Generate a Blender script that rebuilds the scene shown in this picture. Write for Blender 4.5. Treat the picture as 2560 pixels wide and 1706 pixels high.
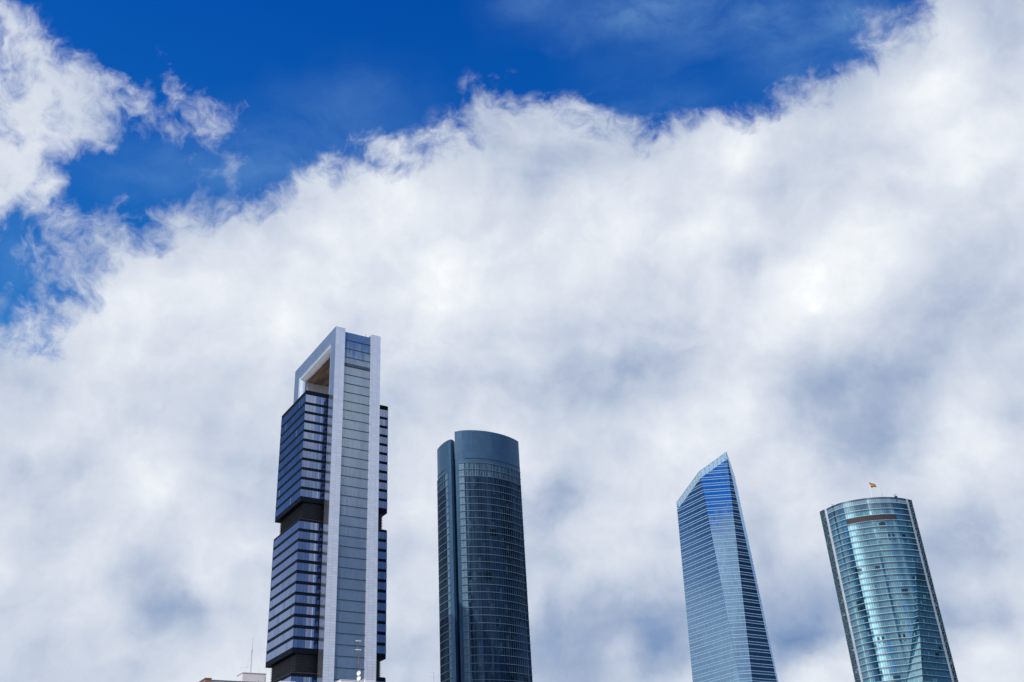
import bpy, math, random
from mathutils import Vector, Matrix
random.seed(7)
R = math.radians
for o in list(bpy.data.objects):
    bpy.data.objects.remove(o)
scene = bpy.context.scene
col = scene.collection

# ------------------------------------------------------------ camera
PITCH, ROLL = R(28.785), R(-3.38)
fw = Vector((0, math.cos(PITCH), math.sin(PITCH)))
rt0 = Vector((1, 0, 0))
up0 = rt0.cross(fw)
rt = rt0*math.cos(ROLL) + up0*math.sin(ROLL)
up = -rt0*math.sin(ROLL) + up0*math.cos(ROLL)
cd = bpy.data.cameras.new("camera")
cd.lens = 35.0
cd.sensor_width = 36.0
cd.clip_start = 0.5
cd.clip_end = 30000
cam = bpy.data.objects.new("camera", cd)
cam.matrix_world = Matrix(((rt.x, up.x, -fw.x, 0), (rt.y, up.y, -fw.y, 0), (rt.z, up.z, -fw.z, 1.7), (0, 0, 0, 1)))
col.objects.link(cam)
scene.camera = cam

# ------------------------------------------------------------ light
SUN_AZ, SUN_EL = R(-148.4), R(53.5)
sl = bpy.data.lights.new("sun", 'SUN')
sl.energy = 4.0
sl.angle = R(0.5)
sl.color = (1.0, 0.96, 0.90)
so = bpy.data.objects.new("sun", sl)
sdir = Vector((math.sin(SUN_AZ)*math.cos(SUN_EL), math.cos(SUN_AZ)*math.cos(SUN_EL), math.sin(SUN_EL)))
so.rotation_euler = sdir.to_track_quat('Z', 'Y').to_euler()
so.location = (0, 0, 400)
col.objects.link(so)

scene.view_settings.view_transform = 'Standard'
scene.view_settings.look = 'None'
scene.view_settings.exposure = 0.0
scene.view_settings.gamma = 1.0

# ------------------------------------------------------------ node helper
class NT:
    def __init__(s, tree):
        s.t = tree
        s.n = tree.nodes
        s.l = tree.links
    def new(s, kind, **kw):
        nd = s.n.new(kind)
        for k, v in kw.items():
            setattr(nd, k, v)
        return nd
    def put(s, sock, v):
        if hasattr(v, 'is_output'):
            s.l.new(v, sock)
        else:
            sock.default_value = v
    def m(s, op, a, b=None, c=None, clamp=False):
        nd = s.new('ShaderNodeMath', operation=op, use_clamp=clamp)
        s.put(nd.inputs[0], a)
        if b is not None: s.put(nd.inputs[1], b)
        if c is not None: s.put(nd.inputs[2], c)
        return nd.outputs[0]
    def vm(s, op, a, b=None, scale=None):
        nd = s.new('ShaderNodeVectorMath', operation=op)
        s.put(nd.inputs[0], a)
        if b is not None: s.put(nd.inputs[1], b)
        if scale is not None: s.put(nd.inputs['Scale'], scale)
        return nd.outputs['Value'] if op in ('DOT_PRODUCT', 'LENGTH', 'DISTANCE') else nd.outputs[0]
    def mr(s, v, a, b, c=0.0, d=1.0, smooth=False):
        nd = s.new('ShaderNodeMapRange', interpolation_type='SMOOTHSTEP' if smooth else 'LINEAR')
        s.put(nd.inputs['Value'], v)
        for k, x in zip(('From Min', 'From Max', 'To Min', 'To Max'), (a, b, c, d)):
            s.put(nd.inputs[k], x)
        return nd.outputs[0]
    def mix(s, f, a, b):
        nd = s.new('ShaderNodeMix', data_type='RGBA')
        s.put(nd.inputs[0], f)
        s.put(nd.inputs[6], a)
        s.put(nd.inputs[7], b)
        return nd.outputs[2]
    def mixf(s, f, a, b):
        nd = s.new('ShaderNodeMix', data_type='FLOAT')
        s.put(nd.inputs[0], f)
        s.put(nd.inputs[2], a)
        s.put(nd.inputs[3], b)
        return nd.outputs[0]
    def noise(s, vec, scale, detail=4, rough=0.5, dist=0.0, color=False):
        nd = s.new('ShaderNodeTexNoise')
        s.put(nd.inputs['Vector'], vec)
        nd.inputs['Scale'].default_value = scale
        nd.inputs['Detail'].default_value = detail
        nd.inputs['Roughness'].default_value = rough
        nd.inputs['Distortion'].default_value = dist
        return nd.outputs['Color' if color else 'Fac']
    def ramp(s, fac, stops, interp='LINEAR'):
        nd = s.new('ShaderNodeValToRGB')
        cr = nd.color_ramp
        cr.interpolation = interp
        cr.elements[0].position = 0.0
        cr.elements[1].position = 1.0
        for p, c in stops[1:-1]:
            cr.elements.new(p)
        cr.elements[0].position = stops[0][0]
        cr.elements[len(stops)-1].position = stops[-1][0]
        for i, (p, c) in enumerate(stops):
            cr.elements[i].color = (*c, 1) if len(c) == 3 else c
        s.put(nd.inputs[0], fac)
        return nd.outputs[0]
    def comb(s, x, y, z=0.0):
        nd = s.new('ShaderNodeCombineXYZ')
        for i, v in enumerate((x, y, z)):
            s.put(nd.inputs[i], v)
        return nd.outputs[0]
    def sep(s, v):
        nd = s.new('ShaderNodeSeparateXYZ')
        s.put(nd.inputs[0], v)
        return nd.outputs

def srgb(r, g, b):
    f = lambda c: (c/255/12.92) if c/255 <= 0.04045 else ((c/255+0.055)/1.055)**2.4
    return (f(r), f(g), f(b))

# ------------------------------------------------------------ sky
# Weather map of the sky in front: one string per 1.6 degrees of elevation from
# 6 degrees up, 94 samples per row from azimuth -38 to +38; each sample is two
# digits of cloud cover, two of painted cloud brightness and two of high veil.
SKY_ROWS = [
    "996200996200996200996200996200996200996200996200996200996200996200996200996200996200996200996100996000996000996000996000996100996200996300996400996500996600996700996700996700996600996500996400996300996300996200996100996100996100996100996000996000995900995900995700995600995400995300995100995000995100995300995700996000996200996200996400996600996600996500996300996200996200996500997000997500997600997500997200996900996700996600996600996700996900997100997200997100997000996800996800996800996800996800996800996800996800996900996900996900996900996900996900996900996900",
    "996200996200996200996200996200996200996200996200996200996200996200996200996200996200996200996100996000995900996000996000996100996200996300996400996500996600996700996700996600996600996500996400996300996300996200996100996100996100996100996000996000995900995900995800995600995500995300995100995000995000995200995600995900996100996200996300996600996700996500996300996200996200996400996800997300997600997600997400997100996800996600996500996600996900997200997500997600997400997100996900996900996900996900996900996900996900996900996800996800996800996700996700996600996600",
    "996300996300996300996300996300996300996300996300996200996200996200996200996200996200996200996100996000995900996000996100996100996200996300996500996600996600996700996700996600996600996500996400996300996200996200996100996100996100996100996000996000995900995800995700995600995400995200994900994700994600994800995300995800996100995900995800996200996700996400996000995600995300995100995300996400997000996800996800996400996200996000995900995900996000996500997300997300997100996800996600996600996600996500996500996400996400996400996400996300996300996300996300996300996300",
    "996300996300996300996300996300996300996300996300996300996300996300996300996300996300996100995900995700995700995900996000996100996200996400996600996700996900997000997000996900996700996500996400996300996200996100996000996000995900995900995900995900995800995700995600995400995100994800994300993800993300993500994300995000994900994000992900993000994100994800995000994800994400993800992900992300992500992600993500994500995000995200995200995000994600994000994600995000994700995700996200996300996300996300996300996300996300996300996300996300996300996200996200996100996100",
    "996400996400996400996400996400996400996400996400996400996400996400996400996300996200996100995900995900996100996200996200996000995800995900996100995800996200996800996900996700996500996400996300996200996100996000995900995800995600995400995500995700995700995700995600995400995200994900994400994000993700993700993800993800993400992700992600993100993800994400994700994800994700994500994200994100993900994100994300994600994900995100995100995000994900995100995900996100995600996000996200996200996200996200996100996100996100996000996000996000996000996000996000996000996000",
    "996600996600996600996500996500996500996500996500996500996500996500996500996600996500996200996200996500996700996600996000995000994200993700994300994600995800996000996000996100996200996300996200996200996100996100996000995900995800995700995800995900995900995800995800995600995500995300995100995000995000995000995000995100995100995000995100995400995400995300995300995200995200995200995300995300995300995400995400995400995400995300995300995200995000994700994600994700994400994700995400995800996000996000996000996000996000996000996000996000996000996100996100996100996100",
    "996400996400996400996400996500996500996500996500996500996500996500996600996800996800996800996900997100997000996400995500995200995600996100996900997300997100996700996500996400996400996300996300996200996200996100996100996100996200996400996400996300996300996100996000995900995700995600995600995700995900996100996300996400996500996400996300996200996000995900995800995700995500995500995500995800996400996500996200996000995800995700995600995500995400995300995300995300995400995500995700995900996000996100996100996100996100996100996100996100996100996100996100996100996100",
    "996100996100996100996100996100996200996200996200996200996200996200996300996200996100996100996500996800996900996600996200996000996100996400996700996900997100997200997200996900996500996300996300996200996200996200996100996000995900996000996600996700996600996400996300996100995900995700995400995300995700996200996700996900997000997000996700996500996400996300996100996000995800995600995500995600996100996400996500996200996000995700995600995600995700995900996200996400996600996600996600996500996300996100996100996100996100996100996000996000995900995800995800995700995700",
    "995900995900995900995900995900995900995900995900996000996000995900995700995500995300995500995800996200996400996600996900997200997300996800996500996500996500996500996300996100996100996100996200996200996200996200996300996400996600996900997100997000996800996700996600996400996200996000995600995300995300995700996200996600996900997000996900996900996800996700996600996400996300996100995900995900996200996700996900996300995700995300995200995300995500996000996700997400997800997800997500997000996200995900995800995800995700995700995600995600995600995600995600995700995700",
    "995900995900995900995900995900995900995900995900995900995900995800995600995300995300995600995800996000996400996900997500998000997900997200996600996200996000995900995800995900996000996100996100996200996200996300996400996500996700996900997000996900996900996800996800996800996900997000996900996000994900995200995800996300996600996900996900997000997100997200997100997100997000996900996800996700996600996700996400995800995100994600994500994400994700995300996100996900997700998000997300996100995300995300995600995600995600995700995700995700995800995800995800995800995800",
    "995800995800995800995800995800995900995900995900995900995900995900996000996100996300996400996300996400996600997000997200997200997000996600996100995800995700995700995800995900996000996100996200996200996200996300996300996400996500996600996700996700996700996700996800996900997100997400997700997300996500996100996100996200996100995900996300996800997400997700997700997700997600997600997600997600997400996900996300995600994900994400994000993700993800994200994700995200995900996300996400996200995900995800995700995800995800995800995800995900995900995900995900995900995800",
    "655500715500775500825600885600945600995600995700995700995700995700995800996000996200996200996200996300996500996700996700996500996200995900995900996000996100996200996300996300996300996300996300996200996200996200996200996200996300996500996600996500996400996400996400996400996500996500996400996300996100996000996000996100996200996000996000996300996600996900997100997300997400997600997800997900997400996700996000995200994600994500994500994400994300994400994300994500995100995500995700995800995800995800995800995800995900995900995800995800995800995800995800995800995800",
    "275500345500395500455400515400565400615400675400725400775200835101895400955800996000996100996300996400996600996600996500996400996100996000996100996200996400996600996600996600996500996400996400996300996200996100996000995800995600995600995800995900995900995900995900995900995900995900995900995700995500995300995000995000995200995300995300995300995500995700996000996200996500996700996900996800996500996300996000995700995600995700995800995900995800995700995500995400995300995200995100995100995200995400995600995700995800995800995800995800995800995800995800995800995800",
    "105900115900125800125800305800385700415700465600485502475304475604536002606201726300856500986600996800997000997000996800996600996400996400996400996500996600996700996800996800996700996600996500996400996300996200996100996000995900995800995800995800995700995500995600995700995800995900996000996100995800995400995000995000995200995200995000994800994800994900995100995500995900996400996800996800996700996600996700996800997000997100997100997100997100996800996400996100995700995400995100994900994800994900995100995400995600995800995800995800995900995900995900996000996000",
    "146100166100176100176100176000156000146000126002106007006113146312426405476501476600576800717000877100997200997200997100997000996900996900996900996900997000997100997100997200997100996900996800996600996500996500996500996600996800996800996800996700996600996500996400996300996300996300996400996400996100995800995800995900996000995900995700995600995400995300995300995300995700996200996600996800996900997000997200997600998200998400998200997900997700997400997000996500996300996000995600995400995200995200995200995400995700995900996000996100996100996200996200996300996400",
    "166200186200196200206200196200186200166101146106116116096122396116486006386001436300416700527100687300847400997400997400997400997300997300997300997300997400997500997700997800997700997400997100996800996600996600996800997000997200997400997700997900997900997800997700997500997300997000996800996600996400996300996300996300996300996300996300996300996300996200996200996200996400996600996800996800996700996700996900997200997600997900998100998300998400998200998000997800997400996900996500996200996000995900995900996000996100996200996300996400996500996600996700996800996800",
    "456300356300266300186300176300166300156302136207136215406117486010415903475901336000466300476600516800677000837200957300997300997400997500997400997400997400997500997600997700997700997500997300997200997100997100997100997300997500997700998100998400998400998400998300998200997800997400997100996900996800996800996800996900996900996900996900996900996900996900997000997100997300997500997500996900996200996000996400996700996700996900997300997600997900998000998100998200997900997400997100996900996800996900996900997000997000997000997000996900996900997000997100997100997100",
    "556400556400556400556400556400556400486401386404006407236306486203476001475800455600465400385500445700455900546000666100766300876600987000997100996900996800996900997000997200997400997500997600997600997500997400997400997400997500997600997800997900997900997900997800997600997300997100997100997100997100997200997400997500997500997400997300997300997300997300997300997500997700998000998100997800997300997300997200996800996500996400996500996700996900997000997200997200997200997100997100997200997300997500997700997800997700997800997700997400997100997100997100997100997000",
    "546500546500546500546500546500546500546500526501426601316501536301366101235901095601305501435401385401345501375501385401475401465501515501715601805601815800786100776400816700856900907200977600997700997600997500997500997500997600997600997700997700997600997500997500997400997200997200997200997200997400997500997500997600997600997600997600997600997400997300997200997200997300997400997500997400997300997100996800996400996100996000996000996100996100996300996400996500996700996800997100997300997600997800997800997700997600997400997300997200997100997000996900996900996800",
    "536700536600536600536600536600536600536600536500536500316401246302136104016006015910005813015715055716085716025615005612135410325308385107425107465407455706425905416205466404506704597004717303847403897502967602997801997901997901997801997701997500997400997300997200997100997000996900996800996700996700996700996900997000997100997200997200997200997200997200997100997000997000997000997100997200997300997400997600997500997000996600996400996200996100996100996100996200996300996600997000997600998100998200998100997800997500997000996600996800996900996600996400996200996000",
    "536900536900536800536800536800536800446700516600526500446300486200526101536001536002535904245907076010206013366116216118396119226022256024436023276022066022016120006319076418266616396715466813496812576810647109687607717806757705787504817303847102877002916801946701996501996400996200996000995600995100995000995400995800996100996300926400856400806400756400716500716500756600816700816800806900797100807300817400827300847000876700916600956500996400946200886000836000826200876400936700997100997500997800998200998100997900997400996400995300995200995400995600995700995600",
    "536700536800536800536900537100527200497000486800526600536400536100535900515900516000536001536101546202506303596504606706616908627010626813546615326517096419026419006420006420006420006419026418136417246515286613326812356910396908426807456705486604526403556202606002685801795601905501835500795400795300805200815300795500725600685600655600545601455501415502365702365902426102456302446402436502426602436602446601456501486300516100556000585801635601585602525702455802455802525902585902656002676102706102756101836301906800956700995900995100994900994900995200995500995600",
    "536200536300536300536400536400536300536400536500536600536500536300536200536100476100516100536200536300436400456600476801546901557001446902426803376703076604036505016407006408006410006412006413006414006415006415006414006413006411006410016308066106116005245704375503495302615001644901535001445100425200445300455300465400435401335403295506275510155614005617005716005915006016006115006213006211006308006305006303006202056103106005155908205813275817205720115721015819045816135819225722275722295618345513415507485504525601575600615500655300715300775300845400915500975600",
    "486100476100466100456000425800335600225700155900066100006200006200036200006200006200106200006300056300226400156500036500006600016600016600016600006600006501006502006403006404006407006309006311006313006314006315006314006313006211006209006107006005005903005702145601285501305400285400245400195400035500005500005500005600015601005702005703005704005805005806005906005906006005006104006103006102006201006201006102006105006108006013006018006023005925005925015922045927075931125833135829105822065814025707015703025701085700145700205600275600335500395400465400525400585500",
    "006100006100006100006000005900005900005900006000006000006100006200006200006200006200006200006300006300016300006400006400006400006400006400006400006400006400006400006400006300006301006301006301006302006302006202006202006202006202006102006101006001006001005900005800005800005800005700005700005700005700005800005800005801005801005902005904005905005905006006006007006009006110006112006115006117006119006121006122006123006128006133006136006137006033006027016019026012026007016005016003005902005901005900005800005800005800005700005700005600005600005500005400065400155400",
    "006100006100006000006000006000006000006000006100006100006100006200006200006200006200006200006300006300006300006300006300006300006300006300006300006300006300006300006300006300006300006300006300006200006200006200006200006200006200006100006100006100006100006000006000006000006001006001005901005902006003006005006008006011006015006020006024006029006133006136006139006141006142006142006141006138006234006229006223006221006118006114006109006106006103006101006101006100006000006000006000006000005900005900005900005800005800005800005700005700005600005600005500005400005400",
    "006100006000006000006000006000006000006000006100006100006100006200006200006200006200006200006200006300006300006300006300006300006300006300006300006300006300006300006300006300006300006300006200006200006200006200006200006200006200006200006200006100006100006100006100006101006102006104006108006113006119006124006127006126006123006118006114006113006113006112006111006210006208006207006205006204006202006201006201006200006200006200006100006100006100006100006100006100006100006000006000006000006000005900005900005900005800005800005800005700005700005600005600005500005400",
    "006000006000006000006000006000006000006100006100006100006200006200006200006200006200006200006200006300006300006300006300006300006300006300006300006300006300006300006300006300006200006200006200006200006200006200006200006200006200006200006200006200006200006200006200006200006100006100006100006100006100006100006100006100006100006100006100006100006100006200006200006200006200006200006200006200006200006200006200006200006200006200006200006100006100006100006100006100006100006100006000006000006000006000005900005900005900005800005800005800005700005700005700005600005500",
]
W_AZ0, W_AZ1, W_EL0, W_DEL = -38.0, 38.0, 6.0, 1.6

world = bpy.data.worlds.new("World")
scene.world = world
world.use_nodes = True
wt = NT(world.node_tree)
wt.n.clear()
wout = wt.new('ShaderNodeOutputWorld')
bg = wt.new('ShaderNodeBackground')
bg.inputs['Strength'].default_value = 0.1
wt.l.new(bg.outputs[0], wout.inputs[0])
sky = wt.new('ShaderNodeTexSky', sky_type='NISHITA')
sky.sun_disc = False
sky.sun_elevation = SUN_EL
sky.sun_rotation = SUN_AZ
sky.altitude = 700
sky.air_density = 1.0
sky.dust_density = 0.3
sky.ozone_density = 2.0
tc = wt.new('ShaderNodeTexCoord')
dirv = tc.outputs['Generated']
wl = wt.sep(dirv)
DEG = 180/math.pi
warp1 = wt.noise(dirv, 7.0, 3, 0.5, color=True)
warp2 = wt.noise(dirv, 22.0, 4, 0.6, color=True)
wsum = wt.vm('ADD', wt.vm('SCALE', wt.vm('SUBTRACT', warp1, (0.5, 0.5, 0.5)), scale=1.6),
             wt.vm('SCALE', wt.vm('SUBTRACT', warp2, (0.5, 0.5, 0.5)), scale=1.8))
wo = wt.sep(wsum)
az0 = wt.m('MULTIPLY', wt.m('ARCTAN2', wl[0], wl[1]), DEG)
el0 = wt.m('MULTIPLY', wt.m('ARCSINE', wl[2]), DEG)
az = wt.m('ADD', az0, wo[0])
el = wt.m('ADD', el0, wo[1])
t1 = wt.m('DIVIDE', wt.m('SUBTRACT', az, W_AZ0), (W_AZ1-W_AZ0)/3)
rowf = wt.m('DIVIDE', wt.m('SUBTRACT', el, W_EL0), W_DEL)
def weather_row(ri, row):
    # each row is a small node group of its own: three ramps side by side
    g = bpy.data.node_groups.new('weather_row', 'ShaderNodeTree')
    g.interface.new_socket('t', in_out='INPUT', socket_type='NodeSocketFloat')
    g.interface.new_socket('w', in_out='OUTPUT', socket_type='NodeSocketColor')
    n = NT(g)
    gi, go = n.new('NodeGroupInput'), n.new('NodeGroupOutput')
    t = gi.outputs[0]
    vals = [tuple(int(row[6*i+j:6*i+j+2])/99 for j in (0, 2, 4)) for i in range(94)]
    out = None
    for k in range(3):
        tk = n.m('SUBTRACT', t, float(k))
        r = n.ramp(tk, [(i/31, vals[31*k+i]) for i in range(32)])
        out = r if out is None else n.mix(n.m('GREATER_THAN', tk, 0.0), out, r)
    n.l.new(out, go.inputs[0])
    return g
groups = [weather_row(i, r) for i, r in enumerate(SKY_ROWS)]
acc = None
for ri, g in enumerate(groups):
    nd = wt.new('ShaderNodeGroup')
    nd.node_tree = g
    wt.l.new(t1, nd.inputs[0])
    rr = nd.outputs[0]
    if acc is None:
        acc = rr
    else:
        acc = wt.mix(wt.m('SUBTRACT', rowf, float(ri-1), clamp=True), acc, rr)
front = wt.sep(acc)
# the rest of the sky: broken cloud, with unseen patches and gaps added to shape the towers' reflections (azimuth, elevation, radius, cover, brightness)
REFL_PATCHES = [
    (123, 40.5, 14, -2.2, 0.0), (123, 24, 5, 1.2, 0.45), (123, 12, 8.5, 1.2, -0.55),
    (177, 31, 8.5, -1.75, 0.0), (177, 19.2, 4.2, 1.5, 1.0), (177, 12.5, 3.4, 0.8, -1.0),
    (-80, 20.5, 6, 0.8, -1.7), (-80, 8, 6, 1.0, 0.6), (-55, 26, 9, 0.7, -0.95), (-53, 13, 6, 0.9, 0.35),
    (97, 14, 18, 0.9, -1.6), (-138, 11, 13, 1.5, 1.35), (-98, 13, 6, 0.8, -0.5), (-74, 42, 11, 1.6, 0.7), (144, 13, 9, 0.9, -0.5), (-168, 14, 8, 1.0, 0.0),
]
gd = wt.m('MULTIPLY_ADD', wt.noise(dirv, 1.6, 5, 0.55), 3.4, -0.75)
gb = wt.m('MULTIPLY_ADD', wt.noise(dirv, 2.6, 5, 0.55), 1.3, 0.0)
for (pa, pe, pr, pd, pb) in REFL_PATCHES:
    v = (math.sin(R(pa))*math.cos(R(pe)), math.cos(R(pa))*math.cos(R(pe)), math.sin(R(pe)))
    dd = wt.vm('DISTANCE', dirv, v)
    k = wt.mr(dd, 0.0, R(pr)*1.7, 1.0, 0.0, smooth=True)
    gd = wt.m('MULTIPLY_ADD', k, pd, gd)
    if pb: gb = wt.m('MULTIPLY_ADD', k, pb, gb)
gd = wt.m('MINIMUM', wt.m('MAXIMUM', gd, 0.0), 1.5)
fm = wt.m('MAXIMUM', wt.mr(wt.m('ABSOLUTE', az0), 37.0, 43.0, 0.0, 1.0, smooth=True), wt.mr(el0, 48.5, 55.0, 0.0, 1.0, smooth=True))
fm = wt.m('MAXIMUM', fm, wt.mr(el0, 6.5, 4.0, 0.0, 1.0, smooth=True))
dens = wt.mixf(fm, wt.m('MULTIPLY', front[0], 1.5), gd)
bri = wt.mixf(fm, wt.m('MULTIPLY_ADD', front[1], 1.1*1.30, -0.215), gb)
# billow detail
wp = wt.vm('ADD', dirv, wt.vm('SCALE', wt.vm('SUBTRACT', wt.noise(dirv, 9.0, 4, 0.6, color=True), (0.5,)*3), scale=0.075))
edge = wt.m('ADD', wt.m('MULTIPLY', wt.noise(wp, 13.0, 10, 0.60, 0.3), 0.70), wt.m('MULTIPLY', wt.noise(wp, 42.0, 9, 0.62, 0.5), 0.30))
edge2 = wt.noise(wp, 5.5, 6, 0.55)
dsum = wt.m('ADD', wt.m('MULTIPLY_ADD', wt.m('SUBTRACT', edge, 0.5), 3.9, dens), wt.m('MULTIPLY', wt.m('SUBTRACT', edge2, 0.5), 0.9))
dsum = wt.m('ADD', dsum, wt.mr(dens, 1.15, 1.45, 0.0, 0.8))
cover = wt.mr(dsum, 0.10, 1.05, 0.0, 1.0, smooth=True)
cover = wt.m('MULTIPLY', cover, wt.mr(dens, 0.03, 0.22))
ws = wt.sep(wp)
sa = wt.m('ADD', wt.m('MULTIPLY', ws[0], 0.80), wt.m('MULTIPLY', ws[2], 0.60))
sb = wt.m('SUBTRACT', wt.m('MULTIPLY', ws[2], 0.80), wt.m('MULTIPLY', ws[0], 0.60))
grain = wt.noise(wt.comb(wt.m('MULTIPLY', sa, 4.0), wt.m('MULTIPLY', sb, 11.0), wt.m('MULTIPLY', ws[1], 6.0)), 1.0, 8, 0.56, 0.4)
soft = wt.noise(wp, 7.0, 7, 0.52)
lit = wt.noise(wt.vm('ADD', wp, (-0.012, -0.006, 0.018)), 7.0, 7, 0.52)
relief = wt.m('SUBTRACT', soft, lit)  # sunward shading painted into the clouds from offset noise
fine = wt.noise(wp, 22.0, 9, 0.60, 0.3)
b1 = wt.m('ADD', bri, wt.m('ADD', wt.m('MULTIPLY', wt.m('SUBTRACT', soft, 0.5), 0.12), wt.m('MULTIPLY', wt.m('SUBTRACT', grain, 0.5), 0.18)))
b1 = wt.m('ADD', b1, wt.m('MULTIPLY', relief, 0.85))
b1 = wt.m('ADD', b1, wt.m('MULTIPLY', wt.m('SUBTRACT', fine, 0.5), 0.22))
cl = wt.ramp(b1, [(0.0, srgb(100, 132, 176)), (0.2, srgb(134, 158, 195)), (0.42, srgb(168, 183, 209)),
                  (0.62, srgb(199, 209, 226)), (0.8, srgb(221, 227, 238)), (1.0, srgb(243, 247, 251))])
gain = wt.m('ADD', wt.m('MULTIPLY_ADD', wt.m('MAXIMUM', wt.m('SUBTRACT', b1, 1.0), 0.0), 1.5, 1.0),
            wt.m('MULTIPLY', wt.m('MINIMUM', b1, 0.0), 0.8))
gain = wt.m('MAXIMUM', gain, 0.18)  # pushes added patches beyond the cloud colours, for the glass reflections
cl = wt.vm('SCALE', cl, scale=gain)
tint = wt.ramp(wt.m('DIVIDE', el0, 90.0), [(0.1, (0.22, 1.0, 1.9)), (0.30, (0.15, 1.0, 1.72)), (0.44, (0.05, 0.76, 1.75)), (0.54, (0.010, 0.60, 1.66)), (1.0, (0.008, 0.42, 1.55))])
clear = wt.vm('MULTIPLY', sky.outputs[0], tint)
streak = wt.noise(wt.vm('MULTIPLY', wp, (9.0, 14.0, 26.0)), 1.0, 6, 0.6)
veil = wt.m('MULTIPLY', wt.m('MULTIPLY', front[2], wt.m('SUBTRACT', 1.0, fm)), wt.mr(streak, 0.25, 0.75, 0.15, 1.5))
clear = wt.mix(veil, clear, (*(10*x for x in srgb(140, 188, 230)), 1))
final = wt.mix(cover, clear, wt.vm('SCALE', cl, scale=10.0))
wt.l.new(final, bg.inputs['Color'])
try:
    world.cycles.sampling_method = 'MANUAL'
    world.cycles.sample_map_resolution = 1024
except Exception:
    pass

# ------------------------------------------------------------ materials
def material(name):
    m = bpy.data.materials.new(name)
    m.use_nodes = True
    nt = NT(m.node_tree)
    nt.n.clear()
    out = nt.new('ShaderNodeOutputMaterial')
    return m, nt, out

def glass_mat(name, body, tint, f0=0.3, pane=1.6, rise=4.2, jit=0.010, blind=0.0, blind_col=(0.2, 0.3, 0.35),
              mull=0.07, mull_col=(0.02, 0.03, 0.05), vary=0.35, rough=0.03, clear=0.0, wave=0.004, power=4.0, opened=0.0, streak=0.0):
    """coated curtain-wall glass: UV in metres, one slightly different tilt and tone per pane"""
    m, nt, out = material(name)
    uv = nt.new('ShaderNodeTexCoord').outputs['UV']
    s = nt.sep(uv)
    cu = nt.m('DIVIDE', s[0], pane)
    cell = nt.comb(nt.m('FLOOR', cu), nt.m('FLOOR', nt.m('DIVIDE', s[1], rise)), 3.7)
    wn = nt.new('ShaderNodeTexWhiteNoise', noise_dimensions='3D')
    nt.put(wn.inputs['Vector'], cell)
    rnd = nt.sep(wn.outputs['Color'])
    geo = nt.new('ShaderNodeNewGeometry')
    tilt = nt.vm('SCALE', nt.vm('SUBTRACT', wn.outputs['Color'], (0.5, 0.5, 0.5)), scale=jit)
    wav = nt.vm('SCALE', nt.vm('SUBTRACT', nt.noise(uv, 0.45, 2, 0.5, color=True), (0.5, 0.5, 0.5)), scale=wave)
    nrm = nt.vm('NORMALIZE', nt.vm('ADD', geo.outputs['Normal'], nt.vm('ADD', tilt, wav)))
    lw = nt.new('ShaderNodeLayerWeight')
    lw.inputs['Blend'].default_value = 0.5
    fr = nt.m('POWER', lw.outputs['Facing'], power)
    fac = nt.m('MULTIPLY_ADD', fr, 1.0-f0, f0)
    bl = nt.m('LESS_THAN', rnd[0], blind)
    tone = nt.m('MULTIPLY_ADD', rnd[1], 2*vary, 1.0-vary)
    bodyc = nt.mix(bl, (*body, 1), (*blind_col, 1))
    bodyc = nt.vm('SCALE', bodyc, scale=tone)
    mm = nt.m('LESS_THAN', nt.m('FRACT', cu), mull)
    bodyc = nt.mix(mm, bodyc, (*mull_col, 1))
    fac = nt.m('MULTIPLY', fac, nt.m('SUBTRACT', 1.0, nt.m('MULTIPLY', mm, 0.85)))
    fac = nt.m('MULTIPLY', fac, nt.m('SUBTRACT', 1.0, nt.m('MULTIPLY', bl, 0.45)))
    fac = nt.m('MULTIPLY', fac, nt.m('MULTIPLY_ADD', rnd[2], 0.16, 0.86))
    if streak > 0:      # vertical noise streaks in the gloss, imitating broad uneven reflections
        sn = nt.noise(nt.comb(nt.m('MULTIPLY', s[0], 0.35), nt.m('MULTIPLY', s[1], 0.015)), 1.0, 4, 0.65)
        fac = nt.m('MULTIPLY', fac, nt.mr(sn, 0.35, 0.65, 1.0-streak, 1.0+streak*1.6))
    if opened > 0:      # small runs of panes swung open or with the lights off
        w2 = nt.new('ShaderNodeTexWhiteNoise', noise_dimensions='3D')
        nt.put(w2.inputs['Vector'], nt.comb(nt.m('FLOOR', nt.m('DIVIDE', s[0], pane*3.0)), nt.m('FLOOR', nt.m('DIVIDE', s[1], rise)), 9.1))
        opn = nt.m('MULTIPLY', nt.m('LESS_THAN', w2.outputs['Value'], opened), nt.m('LESS_THAN', rnd[2], 0.75))
        fac = nt.m('MULTIPLY', fac, nt.m('SUBTRACT', 1.0, nt.m('MULTIPLY', opn, 0.8)))
        bodyc = nt.mix(opn, bodyc, (0.004, 0.010, 0.018, 1))
    df = nt.new('ShaderNodeBsdfDiffuse')
    nt.put(df.inputs['Color'], bodyc)
    base = df.outputs[0]
    if clear > 0:
        tr = nt.new('ShaderNodeBsdfTransparent')
        tr.inputs['Color'].default_value = (0.78, 0.92, 0.95, 1)
        mx = nt.new('ShaderNodeMixShader')
        nt.put(mx.inputs[0], nt.m('MULTIPLY', nt.m('SUBTRACT', 1.0, mm), clear))
        nt.l.new(base, mx.inputs[1])
        nt.l.new(tr.outputs[0], mx.inputs[2])
        base = mx.outputs[0]
    gl = nt.new('ShaderNodeBsdfGlossy')
    gl.inputs['Color'].default_value = (*tint, 1)
    gl.inputs['Roughness'].default_value = rough
    nt.l.new(nrm, gl.inputs['Normal'])
    ms = nt.new('ShaderNodeMixShader')
    nt.put(ms.inputs[0], fac)
    nt.l.new(base, ms.inputs[1])
    nt.l.new(gl.outputs[0], ms.inputs[2])
    nt.l.new(ms.outputs[0], out.inputs[0])
    return m

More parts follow.
